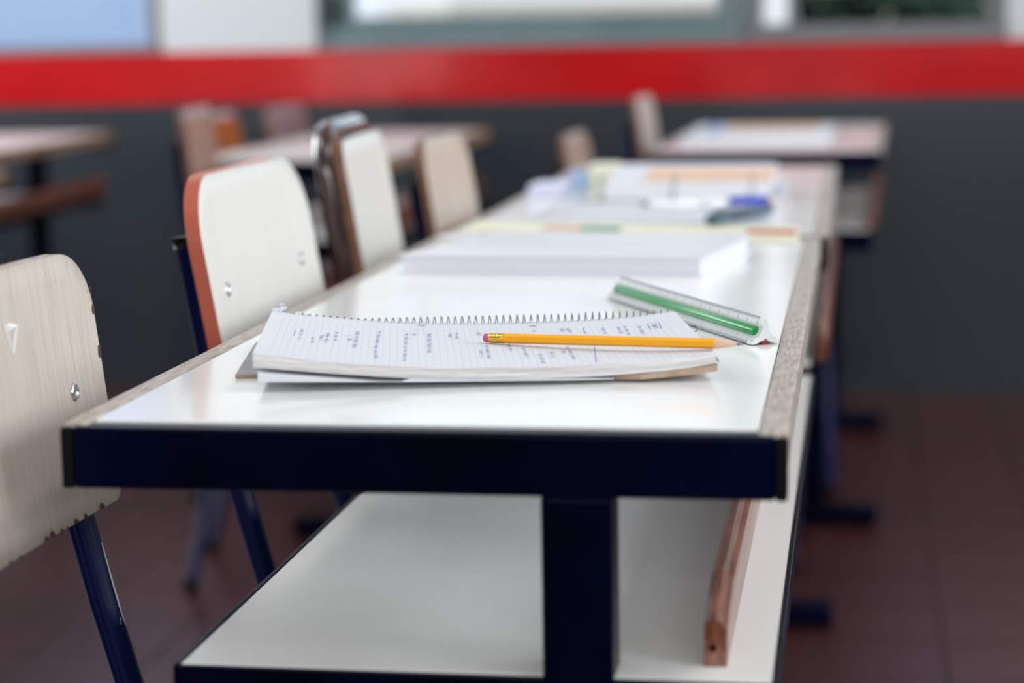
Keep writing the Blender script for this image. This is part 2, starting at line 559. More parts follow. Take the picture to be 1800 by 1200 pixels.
# ------------------------------------------------------------------ desks
def desk(label, x, y, rot=0.0, L=1.18, W=0.45, far_post=0.93, strip=STRIP, bar_x=0.398, shelf_mat=LAMC, group='two-seat desks', bar=True, name='school_desk',
         shelf=(0.0678, 0.4409), top=LAMW, bar_y0=0.034):
    t = thing(name, label, 'desk', (x, y, 0), rot, group)
    b = MB().box(0.0165, W - 0.018, 0.019, L - 0.014, 0.716, 0.74, 0.0008, seg=1)
    b.build('tabletop', top, t)
    MB().box(0, 0.0163, 0.004, L, 0.716, 0.7402, 0.0022).build('edge_strip', strip, t)
    MB().box(W - 0.0178, W, 0.004, L, 0.714, 0.7404, 0.0035, seg=3).build('edge_strip', strip, t)
    for yy in (0.0, L - 0.016):
        e = MB().box(0.008, W - 0.007, yy - (0.0 if yy == 0 else 0), yy + 0.018, 0.6995, 0.7385, 0.003, seg=3).build('end_beam', NAVY, t)
        for xa, xb in ((0.0, 0.008), (W - 0.007, W)):
            MB().box(xa, xb, yy - 0.0005, yy + 0.0185, 0.6993, 0.738, 0.002).build('end_cap', CAPBLK, e)
    for yy in (0.0, far_post):
        MB().box(0.302, 0.3455, yy, yy + 0.04, 0.035, 0.7005, 0.004, seg=3).build('post', NAVY, t)
        fo = MB().box(0.20, W, yy - 0.003, yy + 0.043, 0.006, 0.04, 0.005).build('foot', NAVY, t)
        MB().box(0.21, 0.24, yy + 0.005, yy + 0.035, 0.0, 0.008).build('glide', CAPBLK, fo)
        MB().box(W - 0.05, W - 0.02, yy + 0.005, yy + 0.035, 0.0, 0.008).build('glide', CAPBLK, fo)
    a, c = shelf
    MB().box(a + 0.003, c, 0.005, L - 0.04, 0.577, 0.587, 0.0006, seg=1).build('shelf', shelf_mat, t)
    r = MB().box(a - 0.001, c + 0.004, 0.001, 0.006, 0.545, 0.5865, 0.001)
    r.box(a - 0.001, a + 0.003, 0.003, L - 0.04, 0.566, 0.5875, 0.001).box(c, c + 0.004, 0.003, L - 0.04, 0.566, 0.5875, 0.001)
    r.box(a, c, L - 0.042, L - 0.036, 0.55, 0.587, 0.001)
    r.build('shelf_rim', NAVY, t)
    if bar:
        x0, x1 = bar_x, bar_x + 0.0143
        bb = MB()
        prof = [(x0, 0.587), (x1, 0.587), (x1, 0.624), (x1 - 0.003, 0.6295), (x1 - 0.007, 0.631), (x0 + 0.003, 0.631), (x0, 0.6275)]
        ys = [bar_y0, bar_y0 + 0.035, bar_y0 + 0.068, 0.3, 0.6, L - 0.06]
        dz = [-0.0147, -0.0067, 0, 0, 0, 0]
        rings = []
        for yy, d in zip(ys, dz):
            rings.append([bb.bm.verts.new((px, yy, pz if pz < 0.59 else pz + d)) for px, pz in prof])
        for A, B in zip(rings, rings[1:]):
            for k in range(len(prof)):
                bb.bm.faces.new((A[k], B[k], B[(k + 1) % len(prof)], A[(k + 1) % len(prof)]))
        bb.bm.faces.new(rings[0])
        bb.bm.faces.new(list(reversed(rings[-1])))
        bo = bb.build('book_stop', BROWNW, t, recalc=True)
        MB().lathe([(0.0022, 0), (0.0022, 0.0012)], (x0 + 0.0055, bar_y0 - 0.001, 0.599), (0, 1, 0), 12).build('screw_hole', CAPBLK, bo)
    return t


desk('white-topped school desk in front, with the spiral notebook and pencil on it', 0, 0, far_post=0.965)
desk('white-topped desk directly behind the nearest desk, holding an open ring binder', 0.008, 1.2, L=1.235, bar_x=0.436, shelf=(0.07, 0.43), bar_y0=0.05, far_post=0.94)
desk('far desk by the wall behind the binder desk, open magazine on top', 0.087, 2.87, -0.022, L=1.12, bar_x=0.425, shelf=(0.07, 0.43), far_post=1.01)
PALE = mat('pale_pinkish_laminate', (0.60, 0.57, 0.56), 0.25, col2=(0.55, 0.52, 0.51), nscale=5)
STRIPB = mat('brown_strip', (0.30, 0.19, 0.12), 0.4, col2=(0.2, 0.12, 0.08), nscale=30)
desk('empty pale desk by the back wall behind the chair with a brown tube frame', -0.795, 2.66, 0.0, L=1.2, W=0.40, shelf=(0.06, 0.39), bar_x=0.37, strip=STRIPB, top=PALE, far_post=1.0)
desk('empty desk against the back wall at the left edge of the photo', -1.765, 2.72, 0.05, L=1.15, strip=STRIPB, top=PALE, bar_x=0.43, shelf=(0.07, 0.42), far_post=0.9)
desk('desk at the far left edge with only one corner showing in the photo', -1.487, 1.21, 0.0, L=1.2, strip=STRIPB, top=PALE, bar_x=0.41, far_post=0.94)


# ------------------------------------------------------------------ chairs
def chair(label, x, y, rot=0.0, wid=0.345, zb=0.655, zt=0.857, tilt=10, face=CHRW, edge=ORANGE, frame=NAVYC, tubeframe=False, th=0.011,
          chips=False, screws=True, rc=0.05, postdrop=0.055, post_in=0.03, curve=0.006, group='school chairs', name='school_chair', seatmat=None, rbot=None):
    """origin: floor under the bottom edge of the backrest's front face; faces local +X"""
    t = thing(name, label, 'chair', (x, y, 0), rot, group)
    tn = math.tan(math.radians(tilt))
    hw = wid / 2

    def fx(yy, z):
        return -tn * (z - zb) + curve * (yy / hw) ** 2 - curve

    rb = rbot or rc * 0.7
    NC = 46
    cols = [hw * math.sin(math.pi * (i / NC - 0.5)) for i in range(NC + 1)]

    def zr(yy):
        d = abs(yy) - (hw - rc)
        top = zt - (rc - math.sqrt(max(rc * rc - max(d, 0) ** 2, 0)) if d > 0 else 0)
        d2 = abs(yy) - (hw - rb)
        bot = zb + (rb - math.sqrt(max(rb * rb - max(d2, 0) ** 2, 0)) if d2 > 0 else 0)
        return bot, top
    b = MB()
    NR = 10
    F, B = [], []
    for yy in cols:
        lo, hi = zr(yy)
        F.append([b.bm.verts.new((fx(yy, lo + (hi - lo) * k / NR), yy, lo + (hi - lo) * k / NR)) for k in range(NR + 1)])
        B.append([b.bm.verts.new((fx(yy, lo + (hi - lo) * k / NR) - th, yy, lo + (hi - lo) * k / NR)) for k in range(NR + 1)])
    for i in range(NC):
        for k in range(NR):
            q = b.bm.faces.new((F[i][k], F[i + 1][k], F[i + 1][k + 1], F[i][k + 1])); q.smooth = True
            q = b.bm.faces.new((B[i][k], B[i][k + 1], B[i + 1][k + 1], B[i + 1][k])); q.smooth = True
    loop = [(i, 0) for i in range(NC)] + [(NC, k) for k in range(NR)] + [(i, NR) for i in range(NC, 0, -1)] + [(0, k) for k in range(NR, 0, -1)]
    for (a, k), (a2, k2) in zip(loop, loop[1:] + loop[:1]):
        q = b.bm.faces.new((F[a2][k2], F[a][k], B[a][k], B[a2][k2]))
        q.material_index = 1
        q.smooth = False
    back = b.build('backrest', [face, edge], t)
    if screws:
        for sy in (-1, 1):
            for sz in ((0.475,) if chips else (0.5,)):
                zz = zb + (zt - zb) * sz
                yy = sy * (hw - 0.052)
                p = Vector((fx(yy, zz) - 0.0005, yy, zz))
                MB().lathe([(0.0066, 0), (0.0066, 0.0012), (0.0054, 0.0021), (0.0036, 0.0022), (0.0030, 0.0012), (0.0012, 0.0010)], p, (1, 0, tn), 20).build('screw', STEEL, back)
    # side frames: post behind the backrest running down to the seat, legs, seat rail
    ZS = 0.445
    hp = hw - post_in
    xs = 0.028
    for sy in (-1, 1):
        yy = sy * hp
        if tubeframe:
            continue
        zt2 = zt - postdrop
        pts = [(fx(yy, zt2) - th - 0.0100, yy, zt2), (fx(yy, zb) - th - 0.0100, yy, zb), (fx(yy, zb) - th - 0.0100 + 0.0165, yy, zb - 0.07)]
        pts += [(0.018, yy, ZS + 0.045), (0.03, yy, ZS - 0.005), (0.05, yy, ZS - 0.028), (0.09, yy, ZS - 0.034), (0.34, yy, ZS - 0.03)]
        po = MB().tube(pts, 0.0122, 16, ry=0.0100).build('back_post', frame, t)
        MB().tube([Vector(pts[0]) + Vector((-0.0006, 0, 0.004)), Vector(pts[0]) + Vector((0.0004, 0, -0.006))], 0.0124, 16, ry=0.0102).build('post_cap', CAPBLK, po)
    if tubeframe:
        r = 0.0135
        zt2 = zt + 0.012
        ytop = hw - 0.018
        n = 8
        pts = []
        off = -th - 0.0125

        def P(yy, z, dx=0.0):
            return (-tn * (z - zb) + off + dx, yy, z)
        side = [P(-ytop, zb - 0.07, 0.004), P(-ytop, zb + 0.05), P(-ytop, zt2 - 0.05)]
        arc = [P(-ytop + 0.045 * (1 - math.cos(a)), zt2 - 0.05 + 0.045 * math.sin(a)) for a in [math.pi / 2 * k / n for k in range(1, n + 1)]]
        arc2 = [P(-yv[1], yv[2]) for yv in reversed(arc)]
        start = [(0.34, -ytop, ZS - 0.03), (0.05, -ytop, ZS - 0.03), (0.012, -ytop, ZS), ]
        end = [(a, -b_, c) for a, b_, c in reversed(start)]
        pts = start + side + arc + arc2 + [(a, -b_, c) for a, b_, c in reversed(side)] + end
        MB().tube(pts, r, 16).build('back_frame', frame, t)
        hp = ytop
    for sy in (-1, 1):
        yy = sy * hp
        lg = MB().tube([(0.05, yy, ZS - 0.03), (0.035, yy, ZS - 0.06), (-0.045, yy, 0.012)], 0.0105, 12).build('leg', frame, t)
        MB().lathe([(0.013, 0), (0.013, 0.02), (0.011, 0.024)], (-0.047, yy, 0.0), (0, 0, 1), 12).build('foot_cap', CAPBLK, lg)
        lg = MB().tube([(0.335, yy, ZS - 0.03), (0.352, yy, ZS - 0.06), (0.375, yy, 0.012)], 0.0105, 12).build('leg', frame, t)
        MB().lathe([(0.013, 0), (0.013, 0.02), (0.011, 0.024)], (0.376, yy, 0.0), (0, 0, 1), 12).build('foot_cap', CAPBLK, lg)
    MB().tube([(0.02, -hp, 0.30), (0.02, hp, 0.30)], 0.007, 10).tube([(0.09, -hp, ZS - 0.036), (0.09, hp, ZS - 0.036)], 0.008, 10).build('stretcher', frame, t)
    # seat, rounded plan, slightly dished
    sb = MB()
    SX0, SX1 = 0.03, 0.375
    NS = 28
    pl = []
    rr = 0.05
    for (cx, cy, a0) in ((SX1 - rr, hw - 0.01 - rr, 0), (SX0 + rr, hw - 0.01 - rr, 90), (SX0 + rr, -hw + 0.01 + rr, 180), (SX1 - rr, -hw + 0.01 + rr, 270)):
        for k in range(7):
            a = math.radians(a0 + 90 * k / 6)
            pl.append((cx + rr * math.cos(a), cy + rr * math.sin(a)))
    sb.prism(pl, 'z', ZS - 0.022, ZS - 0.010)
    sb.build('seat', seatmat or edge if seatmat else face, t)
    return t


CH1 = (-0.036, 0.03)
c1 = chair('beige wood-grain chair with chipped laminate, nearest, cut off by the left edge', CH1[0], CH1[1], wid=0.350, zb=0.647, zt=0.829, tilt=6.5, rbot=0.012, face=CHR, edge=mat('pale_ply_edge', (0.42, 0.36, 0.31), 0.5, col2=(0.20, 0.14, 0.11), nscale=40, stretch=(14, 1, 1)),
           chips=True, rc=0.045, postdrop=0.06, post_in=0.032)
chair('cream chair with an orange edge, second along the left side of the front desk', -0.030, 0.6475, wid=0.352, zb=0.66, zt=0.859, tilt=9.5, face=CHRW, edge=ORANGE, th=0.013, rc=0.06)
chair('cream-backed chair with a glossy dark brown tube frame over its top', -0.032, 1.11, math.radians(4.5), wid=0.305, zb=0.66, zt=0.864, tilt=9, face=CHRW, edge=BRNEDGE, frame=TUBEBR, tubeframe=True, rc=0.03,
      screws=False)
chair('tan chair with a brown edge beside the binder desk, just beyond the tube-framed chair', -0.022, 1.515, wid=0.30, zb=0.66, zt=0.842, tilt=9, face=CHRT, edge=BRNEDGE, rc=0.045)
chair('small brown-backed chair at the far end of the binder desk', 0.004, 2.62, wid=0.32, zb=0.62, zt=0.789, tilt=8, face=mat('chair_brown', (0.40, 0.30, 0.25), 0.4, col2=(0.30, 0.2, 0.16), nscale=15), edge=BRNEDGE, rc=0.04)
chair('chair with a pale greyish back pushed up to the far magazine desk', 0.066, 3.28, wid=0.34, zb=0.66, zt=0.834, tilt=8, face=mat('chair_greyish', (0.50, 0.44, 0.41), 0.4, col2=(0.42, 0.36, 0.33), nscale=15), edge=BRNEDGE, rc=0.05)
chair('orange-varnished wooden chair at the near side of the empty pale desk', -0.835, 3.10, wid=0.34, zb=0.63, zt=0.815, tilt=8, face=VARN, edge=BRNEDGE, th=0.016, rc=0.035, postdrop=0.06)
chair('brown-backed chair standing in front of the near end of the empty pale desk', -0.655, 2.42, math.radians(9.4), wid=0.34, zb=0.66, zt=0.850, tilt=7,
      face=mat('chair_pinkbrown', (0.34, 0.20, 0.145), 0.4, col2=(0.27, 0.15, 0.11), nscale=15), edge=BRNEDGE, rc=0.03)
chair('dark mauve chair behind the orange-varnished one, close to the back wall', -0.835, 3.68, wid=0.34, zb=0.63, zt=0.808, tilt=8, face=mat('chair_mauve', (0.24, 0.17, 0.18), 0.4, col2=(0.2, 0.13, 0.14), nscale=15), edge=BRNEDGE, rc=0.04)

# wear on the nearest chair: white scratch mark, chips along its edges, bare patch on its post
tn1 = math.tan(math.radians(6.5))


def c1pt(yl, z, lift=0.0004):
    hw = 0.350 / 2
    return (-tn1 * (z - 0.647) + 0.006 * (yl / hw) ** 2 - 0.006 + lift, yl, z)


back1 = [o for o in c1.children if o.name.startswith('backrest')][0]
mk = MB()


def stroke(mb, pts, wd, fn, taper=True):
    """flat ribbon in the (a,b) chart mapped by fn"""
    n = len(pts)
    L, R = [], []
    for i, (a, b_) in enumerate(pts):
        p0 = pts[max(i - 1, 0)]
        p1 = pts[min(i + 1, n - 1)]
        dx, dy = p1[0] - p0[0], p1[1] - p0[1]
        l = math.hypot(dx, dy) or 1e-9
        k = wd * (0.5 if taper and i in (0, n - 1) else 1) / 2
        L.append(mb.bm.verts.new(fn(a - dy / l * k, b_ + dx / l * k)))
        R.append(mb.bm.verts.new(fn(a + dy / l * k, b_ - dx / l * k)))
    for i in range(n - 1):
        mb.bm.faces.new((L[i], R[i], R[i + 1], L[i + 1]))


MX, MZ = 0.0285, 0.786
for pts, wd in (([(0.0, 0.0145), (0.002, 0.006), (0.006, -0.006), (0.0085, -0.0125)], 0.0011), ([(0.003, 0.006), (0.010, 0.0068), (0.0165, 0.0052), (0.0205, 0.0045)], 0.0018),
                ([(0.0205, 0.0040), (0.016, -0.0005), (0.012, -0.006), (0.0085, -0.0125)], 0.0022), ([(0.004, 0.003), (0.010, 0.0045), (0.016, 0.0035)], 0.0012)):
    stroke(mk, [(MX - 0.0 + a, MZ + b_) for a, b_ in pts], wd, lambda a, b_: c1pt(a, b_))
mk.build('scratch_mark', WHITEP, back1)


def MB_chip(P):
    q = MB()
    q.poly(P)
    return q.build('chipped_edge', PLY, back1)


hw1 = 0.350 / 2
for yl, hgt, wd in ((0.1383, 0.0042, 0.01), (0.1093, 0.003, 0.007), (0.0931, 0.0034, 0.009), (0.0772, 0.0015, 0.005), (0.0678, 0.0022, 0.006), (0.0525, 0.0046, 0.011), (0.0425, 0.003, 0.009), (-0.0025, 0.0018, 0.005), (-0.0184, 0.002, 0.006)):
    if wd:
        zz = 0.647
        pts = [(yl - wd / 2, zz - 0.0002), (yl - wd / 2 + 0.001, zz + hgt * 0.6), (yl - wd * 0.15, zz + hgt), (yl + wd * 0.12, zz + hgt * 0.8), (yl + wd * 0.3, zz + hgt * 0.5), (yl + wd / 2, zz - 0.0002)]
        MB_chip([c1pt(a, b_, 0.0005) for a, b_ in pts])
for z, hgt, dp in ((0.785, 0.007, 0.0035), (0.7545, 0.009, 0.004), (0.80, 0.004, 0.0015)):
    MB_chip([c1pt(a, b_, 0.0005) for a, b_ in [(hw1 + 0.0002, z - hgt / 2), (hw1 + 0.0002, z + hgt / 2), (hw1 - dp * 0.6, z + hgt / 2), (hw1 - dp, z), (hw1 - dp * 0.9, z - hgt / 2)]])
post1 = [o for o in c1.children if o.name.startswith('back_post') and max(v.co.y for v in o.data.vertices) > 0.05][0]
pp = MB()


def postpt(a, s):
    """a: angle round the post, s: 0..1 down from the backrest bottom to the seat"""
    yy = hw1 - 0.032
    z = 0.577 - 0.087 * s
    c = Vector((-0.0060 + (0.577 - z) * 0.245, yy, z))
    return c + Vector((math.sin(a) * 0.0104, math.cos(a) * 0.0126, 0))


def patch(a0, a1, s0, s1):
    n = 8
    for i in range(n):
        u, v_ = i / n, (i + 1) / n
        w_ = lambda q: (a0 + (a1 - a0) * 0.5) + ((a1 - a0) * 0.5) * (0.3 + 0.7 * math.sin(math.pi * q) * rng.uniform(0.6, 1.0))
        pp.poly([postpt(a0, s0 + (s1 - s0) * u), postpt(w_(u), s0 + (s1 - s0) * u), postpt(w_(v_), s0 + (s1 - s0) * v_), postpt(a0, s0 + (s1 - s0) * v_)])


patch(1.30, 1.62, -0.50, 0.15)
patch(1.30, 2.05, 0.12, 0.45)
pp.build('bare_patch', mat('bare_grey', (0.55, 0.55, 0.56), 0.5), post1)

# ------------------------------------------------------------------ spiral notebook
NBO = Vector((0.090, 0.122, 0.74))
NBR = math.radians(12.3)
nb = thing('spiral_notebook', 'open spiral notebook of squared paper with blue handwriting, on the front desk', 'notebook', NBO, NBR)
PU = [0, .0213, .044, .0745, .1165, .1588, .2127, .2592, .2902, .313]
PZ = [.0262, .0229, .0204, .0169, .0139, .0128, .0127, .0139, .0162, .0189]
QU = [0, .044, .097, .159, .213, .259, .290, .313]
QZ = [.0171, .0123, .0074, .0051, .0045, .0064, .0084, .0121]
_u = np.linspace(0, 0.313, 157)
_k = np.ones(17) / 17


def smooth_prof(xs, zs):
    z = np.interp(np.concatenate([np.linspace(-0.016, -0.002, 8), _u, np.linspace(0.315, 0.329, 8)]),
                  [-.016] + list(xs) + [.329],
                  [zs[0] + (zs[0] - zs[1]) / (xs[1] - xs[0]) * .016] + list(zs) + [zs[-1] + (zs[-1] - zs[-2]) / (xs[-1] - xs[-2]) * .016])
    return np.convolve(z, _k, 'valid')


TOPZ, BOTZ = smooth_prof(PU, PZ), smooth_prof(QU, QZ)
NBW, NBD = 0.313, 0.22


def ztop(u):
    return float(np.interp(u, _u, TOPZ))


def zbot(u):
    return float(np.interp(u, _u, BOTZ))


def jit(u, v):
    return 0.0005 * math.sin(u * 90 + v * 300) + 0.0003 * math.sin(u * 231 + v * 700)


def far_edge(u):
    """torn strip at the left end of the far edge"""
    return NBD - (0.0025 + 0.0015 * math.sin(u * 900) if 0.012 < u < 0.042 else 0.0)


b = MB()
b.grid(lambda i, j: (i * NBW, j * far_edge(i * NBW), ztop(i * NBW) + (0.0006 * max(0, 1 - i * 6) * (1 - j))), 120, 20, 0, True, lambda i, j: (i * NBW, j * NBD))
# near side, far side, left and right sides, underside
b.grid(lambda i, j: (i * NBW, jit(i * NBW, j) if 0.05 < j < 0.95 else 0.0, zbot(i * NBW) + (ztop(i * NBW) + (0.0006 * max(0, 1 - i * 6)) - zbot(i * NBW)) * j), 80, 10, 1, False, lambda i, j: (i, j))
b.grid(lambda i, j: (NBW - i * NBW, far_edge(NBW - i * NBW), zbot(NBW - i * NBW) + (ztop(NBW - i * NBW) - zbot(NBW - i * NBW)) * j), 60, 2, 1, False, lambda i, j: (i, j))
b.grid(lambda i, j: (jit(i, j) if 0.05 < j < 0.95 else 0.0, NBD - i * NBD, zbot(0) + (ztop(0) + 0.0006 * i - zbot(0)) * j), 20, 8, 1, False, lambda i, j: (i, j))
b.grid(lambda i, j: (NBW + (jit(i, j) + 0.003 * (1 - j) if j < 0.95 else 0.0), i * NBD, zbot(NBW) + (ztop(NBW) - zbot(NBW)) * j), 20, 8, 1, False, lambda i, j: (i, j))
b.grid(lambda i, j: (i * NBW, NBD - j * NBD, zbot(i * NBW)), 40, 2, 1, False, lambda i, j: (i, j))
b.build('page_block', [RULED, STACK], nb)
# loose lower pages, folded down at the left
LZ0 = [(0, .0072), (.097, .0047), (.213, .0030), (.313, .0030)]


def lz(u):
    return float(np.interp(u, [p[0] for p in LZ0], [p[1] for p in LZ0]))


def lt(u):
    return lz(u) + 0.0003 + max(0.0, lt0(u) - lz(u) - 0.0003) * min(1.0, max(0.0, (0.246 - u) / 0.05))


def lt0(u):
    return max(min(zbot(u) - 0.0002, 0.0142 - 0.105 * u if u < .1 else zbot(u) - 0.0002), lz(u) + 0.0004)


b = MB()
LW = 0.24
b.grid(lambda i, j: (0.003 + i * LW, -0.001 + j * 0.2, lt(0.003 + i * LW)), 40, 4, 0, True, lambda i, j: (0.01 + i * 0.28, j * 0.19))
b.grid(lambda i, j: (0.003 + i * LW, -0.001, lz(i * LW) + (lt(0.003 + i * LW) - lz(i * LW)) * j), 40, 4, 1, False, lambda i, j: (i, j))
b.grid(lambda i, j: (0.003, 0.199 - i * 0.2, lz(0) + (lt(0.003) - lz(0)) * j), 10, 4, 1, False, lambda i, j: (i, j))
b.build('loose_pages', [PAPER, PAPER], nb)
# card cover: grey inside, sticking out at the left, brown and curling up at the right
b = MB()


def cz(u):
    return 0.0002 + (0.0062 * ((u - 0.2) / 0.113) ** 2 if u > 0.2 else 0.0)


def cthick(u):
    return 0.0026 + (0.0022 * ((u - 0.2) / 0.113) if u > 0.2 else 0.0)


def cvu(i, j):
    u = -0.013 + i * 0.327
    if u < 0.02:
        u -= 0.004 * (1 - j)
    v = 0.06 if i < 0.5 else 0.06 * max(0.0, 1 - (i - 0.5) / 0.34)
    return u, max(v, 0.0) + j * (0.215 - max(v, 0.0))


b.grid(lambda i, j: (*cvu(i, j), cz(cvu(i, j)[0]) + cthick(cvu(i, j)[0])), 50, 4, 0, True)
b.grid(lambda i, j: (*cvu(1 - i, j), cz(cvu(1 - i, j)[0])), 50, 4, 1, True)
for fn in ((lambda i, j: (*cvu(i, 0), cz(cvu(i, 0)[0]) + cthick(cvu(i, 0)[0]) * j)), (lambda i, j: (*cvu(1 - i, 1), cz(cvu(1 - i, 1)[0]) + cthick(cvu(1 - i, 1)[0]) * j))):
    b.grid(fn, 50, 1, 1, False)
b.grid(lambda i, j: (*cvu(0, 1 - i), cz(-0.016) + cthick(-0.016) * j), 4, 1, 1, False)
b.grid(lambda i, j: (*cvu(1, i), cz(0.313) + cthick(0.313) * j), 4, 1, 1, False)
b.build('back_cover', [GREYCARD, BROWNCARD], nb)
# spiral wire
NT = 54
pts = []
for k in range(NT * 12 + 1):
    s_ = k / 12
    u = 0.018 + s_ * (0.290 / NT)
    top = max(0.0186, ztop(u) + 0.0010)
    if u > 0.24:
        top += 0.0008
    rad = 0.0066
    a = 2 * math.pi * s_
    pts.append((u, NBD + 0.0005 + rad * math.sin(a), top - rad + rad * math.cos(a)))
b = MB().tube(pts, 0.00042, 6)


def loc_pt(x, y, z):
    d = Vector((x - NBO.x, y - NBO.y, 0))
    ca, sa = math.cos(NBR), math.sin(NBR)
    return (d.x * ca + d.y * sa, -d.x * sa + d.y * ca, z - NBO.z)


end = [(0.3480, 0.4150, 0.7570), (0.3515, 0.4130, 0.7535), (0.3560, 0.4050, 0.7510), (0.3605, 0.3900, 0.7502), (0.3645, 0.3815, 0.7502), (0.3680, 0.3800, 0.7504), (0.3702, 0.3700, 0.7504), (0.3705, 0.3600, 0.7500), (0.3686, 0.3540, 0.7496), (0.3650, 0.3640, 0.7500), (0.3635, 0.3700, 0.7504)]
b.tube([loc_pt(*p) for p in end], 0.00045, 6)
b.tube([loc_pt(*p) for p in [(0.3620, 0.3830, 0.7504), (0.3642, 0.3720, 0.7500), (0.3652, 0.3560, 0.7490), (0.3665, 0.3450, 0.7480)]], 0.00045, 6)
b.build('spiral_wire', WIRE, nb)
# handwriting: words run from the far edge towards the near edge, letters lean along u
WORDS = [(0.0258, 0.1408, 0.0258, 0.0705), (0.0247, 0.0617, 0.0236, 0.0215), (0.0347, 0.1065, 0.0357, 0.0735), (0.0411, 0.1219, 0.0403, 0.09), (0.0453, 0.1332, 0.0449, 0.0843), (0.0512, 0.143, 0.051, 0.0964), (0.0615, 0.1172, 0.061, 0.1026), (0.0665, 0.1557, 0.0654, 0.0667), (0.0825, 0.1635, 0.0801, 0.0739), (0.0802, 0.0685, 0.081, 0.0295), (0.0147, 0.0432, 0.0138, 0.0319), (0.0203, 0.0481, 0.0189, 0.0156), (0.1025, 0.161, 0.1005, 0.0252), (0.108, 0.1629, 0.1083, 0.148), (0.1195, 0.1627, 0.1182, 0.0637), (0.1349, 0.1629, 0.1348, 0.142), (0.1401, 0.166, 0.1393, 0.1333), (0.1565, 0.1692, 0.1572, 0.1512), (0.1548, 0.0774, 0.1544, 0.0456), (0.1598, 0.102, 0.1594, 0.0327), (0.1761, 0.1051, 0.1765, 0.0748), (0.1858, 0.087, 0.1861, 0.039), (0.1956, 0.0559, 0.1954, 0.0123), (0.2043, 0.0652, 0.2038, 0.0364), (0.2134, 0.0691, 0.2128, 0.0559), (0.2173, 0.0869, 0.2177, 0.0232), (0.1983, 0.1753, 0.1988, 0.163), (0.2203, 0.1797, 0.2199, 0.1523), (0.2245, 0.1782, 0.2257, 0.1502), (0.2508, 0.1719, 0.2502, 0.1387), (0.2623, 0.1699, 0.2616, 0.1339), (0.2678, 0.1723, 0.2661, 0.1249), (0.2779, 0.1652, 0.2767, 0.1177)]
LINES = [(0.022, 0.134, 0.023, 0.0716), (0.0575, 0.1276, 0.0624, 0.1294), (0.0974, 0.1684, 0.0992, 0.1688), (0.1012, 0.1697, 0.1038, 0.1706), (0.1059, 0.1713, 0.1076, 0.1718), (0.1085, 0.1752, 0.1141, 0.1771), (0.1162, 0.1732, 0.1197, 0.1733), (0.2389, 0.1793, 0.237, 0.1675), (0.237, 0.1675, 0.237, 0.1433), (0.2372, 0.0802, 0.2348, 0.046), (0.2348, 0.046, 0.2321, 0.0085), (0.286, 0.172, 0.2948, 0.169), (0.2948, 0.169, 0.2931, 0.1383), (0.286, 0.172, 0.2851, 0.1387)]


def pg(u, v):
    return (u, v, ztop(u) + 0.00018)


hb = MB()
for (ua, va, ub, vb) in WORDS:
    L = va - vb
    s_ = 0.0
    while s_ < L - 0.002:
        wl = min(rng.uniform(0.010, 0.024), L - s_)
        nl = max(1, int(wl / 0.0032))
        pts = []
        for k in range(nl * 6 + 1):
            q = k / 6
            tall = 1.75 if (int(q * 7.3 + ua * 1e4) % 4 == 0) else 1.0
            dn = -0.8 if (int(q * 5.1 + va * 1e4) % 5 == 0) else 0.0
            ph = q % 1
            h_ = 0.0011 + 0.0011 * tall * math.sin(2 * math.pi * ph) + (dn * 0.0012 if ph > 0.6 else 0)
            vv = s_ + (q + 0.32 * math.sin(4 * math.pi * ph)) / nl * wl
            t_ = vv / L
            pts.append((ua + (ub - ua) * t_ + h_, va - vv))
        stroke(hb, pts, 0.00034, pg)
        s_ += wl + 0.0045
for (ua, va, ub, vb) in LINES:
    n = 6
    stroke(hb, [(ua + (ub - ua) * k / n, va + (vb - va) * k / n) for k in range(n + 1)], 0.00055, pg)


def text_mesh(txt, size):
    cu = bpy.data.curves.new('t', 'FONT')
    cu.body = txt
    cu.size = size
    cu.resolution_u = 2
    o = bpy.data.objects.new('t', cu)
    C.objects.link(o)
    dg = bpy.context.evaluated_depsgraph_get()
    me = bpy.data.meshes.new_from_object(o.evaluated_get(dg))
    bpy.data.objects.remove(o)
    V = [tuple(v.co) for v in me.vertices]
    Fc = [tuple(p.vertices) for p in me.polygons]
    bpy.data.meshes.remove(me)
    return V, Fc


V, Fc = text_mesh('Unit 5', 0.0062)
vs = [hb.bm.verts.new(pg(0.2886 + y, 0.1655 - x * 1.35)) for x, y, z in V]
for q in Fc:
    hb.bm.faces.new([vs[i] for i in q])
hb.build('handwriting', INK, nb)
hb = MB()
for (u, v) in ((0.1153, 0.2046), (0.2009, 0.1975)):
    n = 20
    hb.poly([pg(u + 0.0030 * math.cos(2 * math.pi * k / n), v + 0.0030 * math.sin(2 * math.pi * k / n)) for k in range(n)])
hb.build('punched_hole', mat('hole_grey', (0.33, 0.29, 0.26), 0.9), nb)
# torn scrap at the far left corner
sc = MB()
for (u, v, z, L) in ((0.004, 0.219, 0.0268, 0.010), (0.009, 0.2195, 0.0285, 0.006), (0.0075, 0.221, 0.031, 0.005), (0.020, 0.2185, 0.0240, 0.006), (0.027, 0.2175, 0.0232, 0.004)):
    p = Vector((u, v, z))
    ring = []
    for k in range(7):
        a = 2 * math.pi * k / 7
        rr = L * 0.5 * rng.uniform(0.6, 1.1)
        ring.append(p + Vector((rr * math.cos(a), 0.0008 * math.sin(a * 2), rr * 0.62 * math.sin(a))))
    f1 = [sc.bm.verts.new(q) for q in ring]
    f2 = [sc.bm.verts.new(q + Vector((0.0002, 0.0006, 0.0))) for q in ring]
    sc.bm.faces.new(f1)
    sc.bm.faces.new(list(reversed(f2)))
    for k in range(7):
        sc.bm.faces.new((f1[k], f2[k], f2[(k + 1) % 7], f1[(k + 1) % 7]))
